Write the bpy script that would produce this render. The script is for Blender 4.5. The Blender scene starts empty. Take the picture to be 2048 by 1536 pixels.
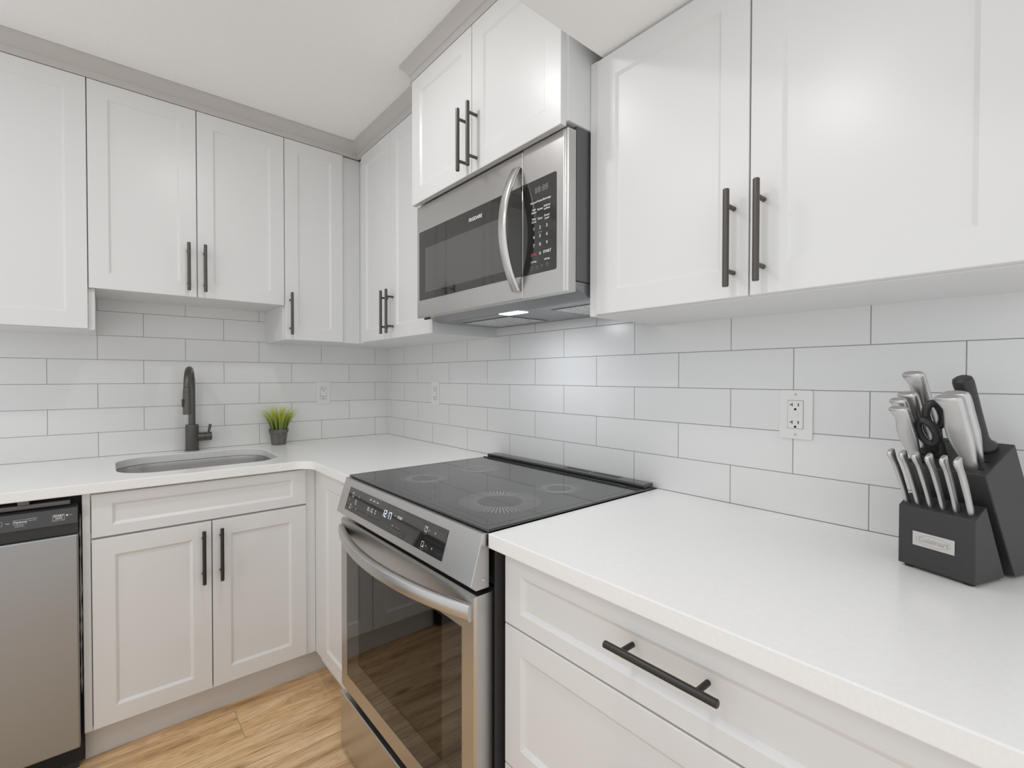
import bpy, bmesh, math, random
from mathutils import Vector, Matrix
random.seed(7)
C = bpy.context.scene.collection
SC = bpy.context.scene
H = 0.922                      # counter top above the floor; all coordinates below are relative to the counter top
PI = math.pi

# ------------------------------------------------------------------ camera
cam_d = bpy.data.cameras.new('camera'); cam = bpy.data.objects.new('camera', cam_d); C.objects.link(cam)
Rv = Vector((0.76227047, -0.64725744, 0.00123843)); Uv = Vector((0.00824392, 0.01162196, 0.99989848)); Fv = Vector((0.64720612, 0.76218287, -0.01419502))
M = Matrix((Rv, Uv, -Fv)).transposed().to_4x4()
M.translation = Vector((-1.27748, -2.65489, 0.33755 + H))
cam.matrix_world = M
cam_d.sensor_width = 36.0; cam_d.lens = 956.94 * 36.0 / 2048.0; cam_d.clip_start = 0.01
SC.camera = cam

# ------------------------------------------------------------------ world, exposure
wd = bpy.data.worlds.new('world'); SC.world = wd; wd.use_nodes = True
wd.node_tree.nodes['Background'].inputs[0].default_value = (0.95, 0.973, 1.0, 1)
wd.node_tree.nodes['Background'].inputs[1].default_value = 0.95
SC.view_settings.view_transform = 'Standard'; SC.view_settings.look = 'None'
SC.view_settings.exposure = 0.0; SC.view_settings.gamma = 1.0; SC.view_settings.use_curve_mapping = False
SC.cycles.max_bounces = 10; SC.cycles.diffuse_bounces = 6; SC.cycles.glossy_bounces = 5
SC.cycles.sample_clamp_indirect = 6.0; SC.cycles.caustics_reflective = False; SC.cycles.caustics_refractive = False

CEIL = 1.487; SOFFIT = 1.150; SOFFIT_Y = -1.867
ROOM_X = -2.4; ROOM_Y = -3.2
DOWNLIGHTS = [(-0.98, -2.22, SOFFIT, 1.9), (-2.0, -2.5, SOFFIT, 1.6), (-0.96, -1.33, CEIL, 3.3), (-2.0, -1.31, CEIL, 4.0)]  # the far left pair is made up, to brighten the room

# ------------------------------------------------------------------ materials
def mat(name, col, rough=0.5, metal=0.0, **kw):
    m = bpy.data.materials.new(name); m.use_nodes = True
    b = m.node_tree.nodes['Principled BSDF']
    b.inputs['Base Color'].default_value = (*col, 1); b.inputs['Roughness'].default_value = rough; b.inputs['Metallic'].default_value = metal
    for k, v in kw.items():
        b.inputs[k.replace('_', ' ')].default_value = v
    return m
def nodes(m): return m.node_tree.nodes, m.node_tree.links, m.node_tree.nodes['Principled BSDF']
def noise_bump(m, scale, strength, dist=0.001, stretch=None, detail=3, rough_var=None):
    N, Lk, b = nodes(m)
    tc = N.new('ShaderNodeTexCoord'); mp = N.new('ShaderNodeMapping'); nz = N.new('ShaderNodeTexNoise')
    Lk.new(tc.outputs['Object'], mp.inputs['Vector']); Lk.new(mp.outputs['Vector'], nz.inputs['Vector'])
    if stretch: mp.inputs['Scale'].default_value = stretch
    nz.inputs['Scale'].default_value = scale; nz.inputs['Detail'].default_value = detail
    bp = N.new('ShaderNodeBump'); bp.inputs['Strength'].default_value = strength; bp.inputs['Distance'].default_value = dist
    Lk.new(nz.outputs['Fac'], bp.inputs['Height']); Lk.new(bp.outputs['Normal'], b.inputs['Normal'])
    if rough_var:
        mr = N.new('ShaderNodeMapRange'); mr.inputs['To Min'].default_value = rough_var[0]; mr.inputs['To Max'].default_value = rough_var[1]
        Lk.new(nz.outputs['Fac'], mr.inputs['Value']); Lk.new(mr.outputs['Result'], b.inputs['Roughness'])
    return m
def speckle(m, c0, c1, scale, lo=0.4, hi=0.6):
    N, Lk, b = nodes(m)
    tc = N.new('ShaderNodeTexCoord'); nz = N.new('ShaderNodeTexNoise'); nz.inputs['Scale'].default_value = scale; nz.inputs['Detail'].default_value = 4
    cr = N.new('ShaderNodeValToRGB'); cr.color_ramp.elements[0].position = lo; cr.color_ramp.elements[1].position = hi
    cr.color_ramp.elements[0].color = (*c0, 1); cr.color_ramp.elements[1].color = (*c1, 1)
    Lk.new(tc.outputs['Object'], nz.inputs['Vector']); Lk.new(nz.outputs['Fac'], cr.inputs['Fac']); Lk.new(cr.outputs['Color'], b.inputs['Base Color'])
    return m
WHITE = mat('white_cabinet_paint', (0.757, 0.763, 0.762), 0.33)
WHITE_IN = mat('white_cabinet_board', (0.75, 0.755, 0.755), 0.45)
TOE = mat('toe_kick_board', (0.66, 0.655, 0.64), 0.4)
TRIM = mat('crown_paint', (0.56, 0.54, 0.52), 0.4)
WALL = noise_bump(mat('wall_paint', (0.72, 0.715, 0.70), 0.6), 300, 0.1)
CEILM = noise_bump(mat('ceiling_paint', (0.93, 0.93, 0.925), 0.8), 220, 0.35, 0.002)
QUARTZ = speckle(mat('white_quartz', (0.83, 0.83, 0.82), 0.24), (0.875, 0.875, 0.868), (0.893, 0.893, 0.887), 160)
STEEL = noise_bump(mat('brushed_steel', (0.59, 0.585, 0.578), 0.3, 1.0), 40, 0.05, 0.0005, (1, 1, 40), 4, (0.26, 0.36))
STEELH = noise_bump(mat('brushed_steel_side', (0.59, 0.585, 0.578), 0.3, 1.0), 40, 0.05, 0.0005, (1, 1, 40), 4, (0.24, 0.36))
DWSTEEL = noise_bump(mat('dark_brushed_steel', (0.40, 0.415, 0.43), 0.36, 1.0), 30, 0.06, 0.0005, (1, 1, 30), 4, (0.40, 0.50))
POLISH = mat('polished_steel', (0.68, 0.67, 0.66), 0.16, 1.0)
MWBAR = mat('satin_steel', (0.66, 0.655, 0.645), 0.25, 1.0)
SINKM = mat('sink_steel', (0.66, 0.65, 0.64), 0.27, 1.0)
KNIFE = mat('knife_steel', (0.62, 0.61, 0.60), 0.36, 1.0)
BLKGLASS = mat('black_glass', (0.022, 0.022, 0.022), 0.04, 0.0, Specular_IOR_Level=0.9)
COOKTOP = mat('cooktop_glass', (0.045, 0.045, 0.047), 0.045, 0.0, Specular_IOR_Level=1.0)
BLKPLAST = mat('black_plastic', (0.03, 0.03, 0.031), 0.38)
DKGREY = mat('dark_grey_panel', (0.06, 0.06, 0.062), 0.25)
GREYBODY = mat('grey_painted_metal', (0.13, 0.13, 0.132), 0.3, 0.2)
HOODGREY = mat('grey_hood_metal', (0.30, 0.31, 0.325), 0.3, 0.6)
GAPBLK = mat('matte_black', (0.012, 0.012, 0.012), 0.8)
INSUL = noise_bump(mat('dark_felt_strip', (0.035, 0.035, 0.036), 0.9), 400, 0.8, 0.002)
HANDLE = mat('dark_bronze_pull', (0.115, 0.105, 0.095), 0.36, 0.75)
BLKHANDLE = mat('black_pull', (0.05, 0.048, 0.046), 0.34, 0.7)
FAUCET = mat('gunmetal_faucet', (0.125, 0.118, 0.107), 0.36, 0.7)
FAUCETB = mat('faucet_button', (0.03, 0.03, 0.03), 0.4)
POT = speckle(mat('grey_pot', (0.13, 0.125, 0.115), 0.75), (0.115, 0.11, 0.10), (0.15, 0.145, 0.135), 60)
SOIL = mat('pot_filling', (0.03, 0.035, 0.015), 0.9)
OUTLET = mat('white_outlet_plastic', (0.80, 0.795, 0.78), 0.3)
SLOT = mat('black_slot', (0.004, 0.004, 0.004), 0.6)
BLOCK = noise_bump(mat('black_stained_block', (0.035, 0.035, 0.036), 0.42), 350, 0.25, 0.001)
PLATE = mat('plate_metal', (0.66, 0.64, 0.61), 0.32, 0.9)
PLATETXT = mat('plate_engraving', (0.46, 0.445, 0.42), 0.5, 0.6)
RUBBER = mat('black_rubber', (0.02, 0.02, 0.02), 0.6)
WHITETXT = mat('white_print', (0.75, 0.75, 0.75), 0.5)
GREYTXT = mat('grey_print', (0.22, 0.22, 0.22), 0.5)
REDTXT = mat('red_print', (0.60, 0.04, 0.05), 0.5)
MARK = mat('burner_print', (0.52, 0.52, 0.52), 0.35)
FAINTMARK = mat('burner_print_faint', (0.075, 0.075, 0.077), 0.08, 0.0, Specular_IOR_Level=1.0)
def emis(name, col, s):
    m = mat(name, (0, 0, 0), 0.5); b = m.node_tree.nodes['Principled BSDF']
    b.inputs['Emission Color'].default_value = (*col, 1); b.inputs['Emission Strength'].default_value = s
    return m
LEDTXT = emis('lit_clock_digits', (0.72, 0.78, 1.0), 1.6)
LAMPLENS = emis('lit_lamp_lens', (0.86, 0.95, 1.0), 2.2)
DLENS = emis('downlight_lens', (1.0, 0.99, 0.975), 3.0)
# tiles: UVs are in metres, one grid for each wall
def tile_mat():
    m = mat('white_wall_tile', (0.76, 0.755, 0.74), 0.24)
    N, Lk, b = nodes(m)
    uv = N.new('ShaderNodeUVMap'); br = N.new('ShaderNodeTexBrick')
    br.offset = 0.5; br.offset_frequency = 2; br.squash = 1.0
    br.inputs['Color1'].default_value = (0.79, 0.788, 0.78, 1); br.inputs['Color2'].default_value = (0.77, 0.768, 0.76, 1)
    br.inputs['Mortar'].default_value = (0.31, 0.30, 0.285, 1)
    br.inputs['Scale'].default_value = 1.0; br.inputs['Mortar Size'].default_value = 0.0011; br.inputs['Mortar Smooth'].default_value = 0.25
    br.inputs['Brick Width'].default_value = 0.3068; br.inputs['Row Height'].default_value = 0.10244
    Lk.new(uv.outputs['UV'], br.inputs['Vector']); Lk.new(br.outputs['Color'], b.inputs['Base Color'])
    bp = N.new('ShaderNodeBump'); bp.inputs['Strength'].default_value = 0.6; bp.inputs['Distance'].default_value = 0.0012; bp.invert = True
    Lk.new(br.outputs['Fac'], bp.inputs['Height']); Lk.new(bp.outputs['Normal'], b.inputs['Normal'])
    mr = N.new('ShaderNodeMapRange'); mr.inputs['To Min'].default_value = 0.24; mr.inputs['To Max'].default_value = 0.8
    Lk.new(br.outputs['Fac'], mr.inputs['Value']); Lk.new(mr.outputs['Result'], b.inputs['Roughness'])
    return m
TILE = tile_mat()
def floor_mat():
    m = mat('oak_vinyl_plank', (0.45, 0.31, 0.19), 0.42)
    N, Lk, b = nodes(m)
    tc = N.new('ShaderNodeTexCoord'); mp = N.new('ShaderNodeMapping'); mp.inputs['Location'].default_value = (-0.303, 0.255, 0)
    Lk.new(tc.outputs['Object'], mp.inputs['Vector'])
    br = N.new('ShaderNodeTexBrick'); br.offset = 0.37; br.offset_frequency = 2
    br.inputs['Color1'].default_value = (0, 0, 0, 1); br.inputs['Color2'].default_value = (1, 1, 1, 1); br.inputs['Mortar'].default_value = (0.3, 0.3, 0.3, 1)
    br.inputs['Scale'].default_value = 1.0; br.inputs['Mortar Size'].default_value = 0.0007; br.inputs['Mortar Smooth'].default_value = 0.3
    br.inputs['Brick Width'].default_value = 1.22; br.inputs['Row Height'].default_value = 0.18
    Lk.new(mp.outputs['Vector'], br.inputs['Vector'])
    # grain: noise stretched along the plank, shifted per plank
    add = N.new('ShaderNodeVectorMath'); add.operation = 'MULTIPLY_ADD'; add.inputs[1].default_value = (7.3, 3.1, 5.7)
    Lk.new(br.outputs['Color'], add.inputs[0]); Lk.new(mp.outputs['Vector'], add.inputs[2])
    m2 = N.new('ShaderNodeMapping'); m2.inputs['Scale'].default_value = (1.6, 11.0, 1); Lk.new(add.outputs['Vector'], m2.inputs['Vector'])
    n1 = N.new('ShaderNodeTexNoise'); n1.inputs['Scale'].default_value = 1.5; n1.inputs['Detail'].default_value = 4; n1.inputs['Distortion'].default_value = 0.5
    Lk.new(m2.outputs['Vector'], n1.inputs['Vector'])
    m3 = N.new('ShaderNodeMapping'); m3.inputs['Scale'].default_value = (1.8, 50.0, 1); Lk.new(add.outputs['Vector'], m3.inputs['Vector'])
    n2 = N.new('ShaderNodeTexNoise'); n2.inputs['Scale'].default_value = 2.2; n2.inputs['Detail'].default_value = 6; n2.inputs['Distortion'].default_value = 1.0
    Lk.new(m3.outputs['Vector'], n2.inputs['Vector'])
    cr = N.new('ShaderNodeValToRGB'); e = cr.color_ramp.elements
    e[0].position = 0.30; e[0].color = (0.47, 0.28, 0.14, 1); e[1].position = 0.72; e[1].color = (0.98, 0.72, 0.45, 1)
    k = e.new(0.5); k.color = (0.79, 0.53, 0.285, 1)
    Lk.new(n1.outputs['Fac'], cr.inputs['Fac'])
    cr2 = N.new('ShaderNodeValToRGB'); cr2.color_ramp.elements[0].position = 0.30; cr2.color_ramp.elements[0].color = (0.50, 0.43, 0.36, 1)
    cr2.color_ramp.elements[1].position = 0.43; cr2.color_ramp.elements[1].color = (1, 1, 1, 1)
    Lk.new(n2.outputs['Fac'], cr2.inputs['Fac'])
    mx = N.new('ShaderNodeMix'); mx.data_type = 'RGBA'; mx.blend_type = 'MULTIPLY'; mx.inputs['Factor'].default_value = 0.75
    Lk.new(cr.outputs['Color'], mx.inputs['A']); Lk.new(cr2.outputs['Color'], mx.inputs['B'])
    # cathedral grain: thin contour lines of the broad noise
    mm_ = N.new('ShaderNodeMath'); mm_.operation = 'MULTIPLY'; mm_.inputs[1].default_value = 13.0; Lk.new(n1.outputs['Fac'], mm_.inputs[0])
    fr_ = N.new('ShaderNodeMath'); fr_.operation = 'FRACT'; Lk.new(mm_.outputs[0], fr_.inputs[0])
    cr3 = N.new('ShaderNodeValToRGB'); q = cr3.color_ramp.elements
    q[0].position = 0.0; q[0].color = (0.62, 0.52, 0.42, 1); q[1].position = 0.35; q[1].color = (1, 1, 1, 1); k3 = q.new(0.85); k3.color = (1, 1, 1, 1); k3 = q.new(1.0); k3.color = (0.62, 0.52, 0.42, 1)
    Lk.new(fr_.outputs[0], cr3.inputs['Fac'])
    mg = N.new('ShaderNodeMix'); mg.data_type = 'RGBA'; mg.blend_type = 'MULTIPLY'; mg.inputs['Factor'].default_value = 0.5
    Lk.new(mx.outputs['Result'], mg.inputs['A']); Lk.new(cr3.outputs['Color'], mg.inputs['B'])
    # knots
    m4 = N.new('ShaderNodeMapping'); m4.inputs['Scale'].default_value = (2.2, 5.5, 1); Lk.new(add.outputs['Vector'], m4.inputs['Vector'])
    vo = N.new('ShaderNodeTexVoronoi'); vo.inputs['Scale'].default_value = 1.1; Lk.new(m4.outputs['Vector'], vo.inputs['Vector'])
    cr4 = N.new('ShaderNodeValToRGB'); cr4.color_ramp.elements[0].position = 0.03; cr4.color_ramp.elements[0].color = (0.35, 0.27, 0.2, 1); cr4.color_ramp.elements[1].position = 0.14; cr4.color_ramp.elements[1].color = (1, 1, 1, 1)
    Lk.new(vo.outputs['Distance'], cr4.inputs['Fac'])
    mk = N.new('ShaderNodeMix'); mk.data_type = 'RGBA'; mk.blend_type = 'MULTIPLY'; mk.inputs['Factor'].default_value = 0.8
    Lk.new(mg.outputs['Result'], mk.inputs['A']); Lk.new(cr4.outputs['Color'], mk.inputs['B'])
    # seam
    ms = N.new('ShaderNodeMix'); ms.data_type = 'RGBA'; Lk.new(br.outputs['Fac'], ms.inputs['Factor'])
    Lk.new(mk.outputs['Result'], ms.inputs['A']); ms.inputs['B'].default_value = (0.14, 0.085, 0.05, 1)
    Lk.new(ms.outputs['Result'], b.inputs['Base Color'])
    bp = N.new('ShaderNodeBump'); bp.inputs['Strength'].default_value = 0.15; bp.inputs['Distance'].default_value = 0.001
    Lk.new(n2.outputs['Fac'], bp.inputs['Height']); Lk.new(bp.outputs['Normal'], b.inputs['Normal'])
    return m
FLOOR = floor_mat()
def grass_mat():
    m = mat('grass_blade', (0.25, 0.33, 0.03), 0.45)
    N, Lk, b = nodes(m)
    tc = N.new('ShaderNodeUVMap'); sp = N.new('ShaderNodeSeparateXYZ'); Lk.new(tc.outputs['UV'], sp.inputs['Vector'])
    cr = N.new('ShaderNodeValToRGB'); e = cr.color_ramp.elements
    e[0].position = 0.0; e[0].color = (0.17, 0.23, 0.08, 1); e[1].position = 1.0; e[1].color = (0.72, 0.78, 0.20, 1)
    k = e.new(0.35); k.color = (0.24, 0.31, 0.06, 1); k = e.new(0.65); k.color = (0.46, 0.52, 0.03, 1)
    Lk.new(sp.outputs['Y'], cr.inputs['Fac']); Lk.new(cr.outputs['Color'], b.inputs['Base Color'])
    return m
GRASS = grass_mat()
def glass_mat(name, tint, spec=0.12):
    """see-through dark pane: part of the light passes, part mirrors"""
    m = bpy.data.materials.new(name); m.use_nodes = True; N = m.node_tree.nodes; Lk = m.node_tree.links
    N.remove(N['Principled BSDF']); out = N['Material Output']
    tr = N.new('ShaderNodeBsdfTransparent'); tr.inputs['Color'].default_value = (*tint, 1)
    gl = N.new('ShaderNodeBsdfGlossy'); gl.inputs['Roughness'].default_value = 0.04
    fr = N.new('ShaderNodeFresnel'); fr.inputs['IOR'].default_value = 1.75
    mx = N.new('ShaderNodeMixShader'); Lk.new(fr.outputs['Fac'], mx.inputs['Fac']); Lk.new(tr.outputs['BSDF'], mx.inputs[1]); Lk.new(gl.outputs['BSDF'], mx.inputs[2])
    Lk.new(mx.outputs['Shader'], out.inputs['Surface'])
    return m
OVENGLASS = glass_mat('oven_window_glass', (0.45, 0.45, 0.45))
OVENIN = mat('oven_enamel', (0.20, 0.195, 0.19), 0.5)
RACK = mat('oven_rack_wire', (0.7, 0.7, 0.68), 0.3, 1.0)
MWSCREEN = mat('microwave_window_screen', (0.085, 0.083, 0.08), 0.05, 0.0, Specular_IOR_Level=0.9)
def mesh_filter_mat():
    m = mat('filter_mesh', (0.55, 0.56, 0.57), 0.35, 0.9)
    N, Lk, b = nodes(m)
    tc = N.new('ShaderNodeTexCoord'); vo = N.new('ShaderNodeTexVoronoi'); vo.inputs['Scale'].default_value = 240
    cr = N.new('ShaderNodeValToRGB'); cr.color_ramp.elements[0].color = (0.12, 0.12, 0.12, 1); cr.color_ramp.elements[0].position = 0.25; cr.color_ramp.elements[1].color = (0.75, 0.76, 0.77, 1); cr.color_ramp.elements[1].position = 0.5
    Lk.new(tc.outputs['Object'], vo.inputs['Vector']); Lk.new(vo.outputs['Distance'], cr.inputs['Fac']); Lk.new(cr.outputs['Color'], b.inputs['Base Color'])
    return m
FILTER = mesh_filter_mat()

# ------------------------------------------------------------------ mesh helpers
class MB:
    """collects shapes (counter-relative coordinates) that become ONE mesh object"""
    def __init__(s): s.bm = bmesh.new(); s.uv = None
    def _bevel(s, verts, off, seg=2):
        vs = set(verts); ed = [e for e in s.bm.edges if e.verts[0] in vs and e.verts[1] in vs]
        if off > 0: bmesh.ops.bevel(s.bm, geom=ed, offset=off, segments=seg, affect='EDGES', profile=0.5, clamp_overlap=True)
    def box(s, x0, x1, y0, y1, z0, z1, bev=0.0, seg=2):
        x0, x1 = sorted((x0, x1)); y0, y1 = sorted((y0, y1)); z0, z1 = sorted((z0, z1))
        v = [s.bm.verts.new(p) for p in ((x0,y0,z0),(x1,y0,z0),(x1,y1,z0),(x0,y1,z0),(x0,y0,z1),(x1,y0,z1),(x1,y1,z1),(x0,y1,z1))]
        for f in ((0,3,2,1),(4,5,6,7),(0,1,5,4),(1,2,6,5),(2,3,7,6),(3,0,4,7)): s.bm.faces.new([v[i] for i in f])
        s._bevel(v, bev, seg); return s
    def prism(s, pts, d, bev=0.0, seg=2):
        """polygon pts (3-D, planar) extruded by vector d"""
        d = Vector(d); a = [s.bm.verts.new(p) for p in pts]; b = [s.bm.verts.new(Vector(p) + d) for p in pts]; n = len(pts)
        fs = [s.bm.faces.new(a), s.bm.faces.new(b[::-1])]
        for i in range(n): fs.append(s.bm.faces.new((a[i], b[i], b[(i+1) % n], a[(i+1) % n])))
        bmesh.ops.recalc_face_normals(s.bm, faces=fs)
        s._bevel(a + b, bev, seg); return s
    def loft(s, rings, cap=True, closed=True):
        R = [[s.bm.verts.new(p) for p in r] for r in rings]; n = len(rings[0]); fs = []
        for i in range(len(R) - 1):
            for j in range(n if closed else n - 1):
                fs.append(s.bm.faces.new((R[i][j], R[i][(j+1) % n], R[i+1][(j+1) % n], R[i+1][j])))
        if cap: fs.append(s.bm.faces.new(R[0][::-1])); fs.append(s.bm.faces.new(R[-1]))
        bmesh.ops.recalc_face_normals(s.bm, faces=fs); return s
    def cyl(s, p0, p1, r0, r1=None, n=24, bev=0.0):
        p0, p1 = Vector(p0), Vector(p1); r1 = r0 if r1 is None else r1
        ax = (p1 - p0).normalized(); u = ax.orthogonal().normalized(); w = ax.cross(u); L = (p1 - p0).length
        prof = [(0, r0), (L, r1)] if not bev else [(0, r0 - bev), (bev, r0), (L - bev, r1), (L, r1 - bev)]
        return s.loft([[p0 + ax * t + (u * math.cos(2*PI*k/n) + w * math.sin(2*PI*k/n)) * r for k in range(n)] for t, r in prof])
    def lathe(s, c, prof, n=36, cap=True):
        c = Vector(c)
        return s.loft([[c + Vector((r*math.cos(2*PI*k/n), r*math.sin(2*PI*k/n), z)) for k in range(n)] for r, z in prof], cap)
    def tube(s, path, r, n=16, cap=True):
        P = [Vector(p) for p in path]; rr = r if isinstance(r, (list, tuple)) else [r] * len(P)
        t0 = (P[1] - P[0]).normalized(); u = t0.orthogonal().normalized(); rings = []
        for i, p in enumerate(P):
            t = ((P[min(i+1, len(P)-1)] - P[max(i-1, 0)])).normalized()
            u = (u - t * u.dot(t)).normalized(); w = t.cross(u)
            rings.append([p + (u*math.cos(2*PI*k/n) + w*math.sin(2*PI*k/n)) * rr[i] for k in range(n)])
        return s.loft(rings, cap)
    def quad(s, pts, uvs=None):
        f = s.bm.faces.new([s.bm.verts.new(p) for p in pts])
        if uvs:
            lay = s.bm.loops.layers.uv.verify()
            for l, q in zip(f.loops, uvs): l[lay].uv = q
        return s
    def door(s, o, U, N, w, h, t=0.019, st=0.057, bw=0.007, dep=0.006, ch=0.0012, rail=None):
        """shaker panel: o = lower left corner of its back plane, U to the right, N outward"""
        o, U, N, Z = Vector(o), Vector(U), Vector(N), Vector((0, 0, 1)); rl = st if rail is None else rail
        def ring(ix, iz, d): return [s.bm.verts.new(o + U*a + Z*b + N*d) for a, b in ((ix, iz), (w-ix, iz), (w-ix, h-iz), (ix, h-iz))]
        R = [ring(0, 0, 0), ring(0, 0, t-ch), ring(ch, ch, t), ring(st, rl, t), ring(st+bw*0.25, rl+bw*0.25, t-0.0015), ring(st+bw, rl+bw, t-dep)]
        fs = [s.bm.faces.new(R[0][::-1])]
        for a, b in zip(R, R[1:]):
            for i in range(4): fs.append(s.bm.faces.new((a[i], a[(i+1) % 4], b[(i+1) % 4], b[i])))
        fs.append(s.bm.faces.new(R[-1])); bmesh.ops.recalc_face_normals(s.bm, faces=fs); return s
    def slab(s, outline, z0, z1, bev=0.0):
        return s.prism([(x, y, z0) for x, y in outline], (0, 0, z1 - z0), bev)
    def build(s, name, m, parent=None, smooth=30, local=False):
        base = Vector((0, 0, 0)) if local else -Vector((0, 0, H)) * -1
        org = wloc(parent) if parent else Vector((0, 0, 0))
        if not local:
            off = Vector((0, 0, H)) - org
            for v in s.bm.verts: v.co += off
        if smooth:
            s.bm.normal_update(); thr = math.radians(smooth) + 1e-4
            for f in s.bm.faces: f.smooth = True
            for e in s.bm.edges:
                lf = e.link_faces
                if len(lf) == 2:
                    a0, a1 = lf[0].calc_area(), lf[1].calc_area(); an = e.calc_face_angle(0.0)
                    e.smooth = not (an > thr or (an > 0.05 and max(a0, a1) > 12 * max(min(a0, a1), 1e-12)))
                else: e.smooth = False
        me = bpy.data.meshes.new(name); s.bm.to_mesh(me); s.bm.free()
        me.materials.append(m)
        o = bpy.data.objects.new(name, me); C.objects.link(o)
        if parent: o.parent = parent
        return o
def wloc(o):
    v = Vector((0, 0, 0))
    while o: v += o.location; o = o.parent
    return v
def tag(o, label, cat, group=None):
    o['label'] = label; o['category'] = cat
    if group: o['group'] = group
    return o
def thing(name, label, cat, x, y, z, group=None):
    o = bpy.data.objects.new(name, None); C.objects.link(o); o.location = (x, y, z + H); o.empty_display_size = 0.05
    return tag(o, label, cat, group)
def struct(o): o['kind'] = 'structure'; return o
def copy_tree(o, parent=None):
    c = o.copy(); C.objects.link(c); c.parent = parent
    for ch in list(o.children): copy_tree(ch, c)
    return c
def rrect(x0, x1, y0, y1, r, n=8):
    pts = []
    for cx, cy, a0 in ((x1-r, y0+r, -PI/2), (x1-r, y1-r, 0), (x0+r, y1-r, PI/2), (x0+r, y0+r, PI)):
        for k in range(n + 1):
            a = a0 + PI/2*k/n; pts.append((cx + r*math.cos(a), cy + r*math.sin(a)))
    return pts
def text_bm(mb, s, o, U, V, size, align='CENTER', depth=0.0, bold=0.0, sx=1.0):
    """lettering laid on the plane (o, U, V): its faces go into mb"""
    cu = bpy.data.curves.new('t', 'FONT'); cu.body = s; cu.size = size; cu.align_x = align; cu.align_y = 'CENTER'; cu.resolution_u = 2; cu.offset = bold; cu.extrude = depth
    ob = bpy.data.objects.new('t', cu); C.objects.link(ob); dg = bpy.context.evaluated_depsgraph_get()
    me = bpy.data.meshes.new_from_object(ob.evaluated_get(dg)); bpy.data.objects.remove(ob); bpy.data.curves.remove(cu)
    U, V, o = Vector(U), Vector(V), Vector(o); W = U.cross(V)
    mp = [mb.bm.verts.new(o + U*v.co.x*sx + V*v.co.y + W*v.co.z) for v in me.vertices]
    for p in me.polygons:
        try: mb.bm.faces.new([mp[i] for i in p.vertices])
        except ValueError: pass
    bpy.data.meshes.remove(me); return mb
def frame_rect(mb, o, U, V, w, h, t):
    """thin rectangular outline centred at o"""
    o, U, V = Vector(o), Vector(U), Vector(V)
    for a0, a1, b0, b1 in ((-w/2, w/2, h/2-t, h/2), (-w/2, w/2, -h/2, -h/2+t), (-w/2, -w/2+t, -h/2+t, h/2-t), (w/2-t, w/2, -h/2+t, h/2-t)):
        mb.quad([o+U*a0+V*b0, o+U*a1+V*b0, o+U*a1+V*b1, o+U*a0+V*b1])
    return mb
def ring_mark(mb, o, U, V, r, t, n=20):
    o, U, V = Vector(o), Vector(U), Vector(V)
    for k in range(n):
        a, b = 2*PI*k/n, 2*PI*(k+1)/n
        d = lambda q, rr: o + U*math.cos(q)*rr + V*math.sin(q)*rr
        mb.quad([d(a, r-t), d(a, r), d(b, r), d(b, r-t)])
    return mb
def lt(parent, m, *a, name='lettering', **k):
    mb = MB(); text_bm(mb, *a, **k); return mb.build(name, m, parent, smooth=0)
def fr(parent, m, *a, name='button_outline'):
    mb = MB(); frame_rect(mb, *a); return mb.build(name, m, parent, smooth=0)
def rg(parent, m, *a, name='button_icon', n=20):
    mb = MB(); ring_mark(mb, *a, n); return mb.build(name, m, parent, smooth=0)
X, Y, Z = Vector((1,0,0)), Vector((0,1,0)), Vector((0,0,1))

# ------------------------------------------------------------------ room shell
mb = MB(); mb.box(ROOM_X, 0.1, ROOM_Y, 0.1, -H-0.05, -H); struct(mb.build('floor', FLOOR))
mb = MB(); mb.box(ROOM_X, 0.1, SOFFIT_Y, 0.1, CEIL, CEIL+0.05); struct(mb.build('ceiling', CEILM))
mb = MB(); mb.box(ROOM_X, 0.1, ROOM_Y, SOFFIT_Y, SOFFIT, CEIL+0.05); struct(mb.build('ceiling_bulkhead', CEILM))
mb = MB(); mb.box(ROOM_X, 0.108, 0.008, 0.108, -H, CEIL+0.05); wb = struct(mb.build('wall_back', WALL))
mb = MB(); mb.box(0.008, 0.108, ROOM_Y, 0.008, -H, CEIL+0.05); wr = struct(mb.build('wall_right', WALL))
# tiling on both walls (UV in metres: one brick grid per wall)
TA = 0.07564; TB = 0.2161; TW = 0.3068; TP = 0.10244
mb = MB()
x0, x1, z0, z1 = -2.3, 0.0, 0.0, 0.75
def ub(x): return x + TA + 30*TW          # joints of row 0 at whole tile widths
mb.quad([(x0,0,z0),(x1,0,z0),(x1,0,z1),(x0,0,z1)], [(ub(x0),z0+21*TP),(ub(x1),z0+21*TP),(ub(x1),z1+21*TP),(ub(x0),z1+21*TP)])
mb.quad([(x0,0.008,z1),(x0,0,z1),(x1,0,z1),(x1,0.008,z1)], [(0.1,0.05)]*4)
o = mb.build('tile_backsplash', TILE, wb, smooth=0)
mb = MB()
y0, y1 = 0.0, -3.2
def ur(y): return -y - TB + 30*TW
mb.quad([(0,y0,z0),(0,y1,z0),(0,y1,z1),(0,y0,z1)], [(ur(y0),z0+21*TP),(ur(y1),z0+21*TP),(ur(y1),z1+21*TP),(ur(y0),z1+21*TP)])
mb.quad([(0.008,y0,z1),(0,y0,z1),(0,y1,z1),(0.008,y1,z1)], [(0.1,0.05)]*4)
mb.build('tile_backsplash', TILE, wr, smooth=0)

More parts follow.
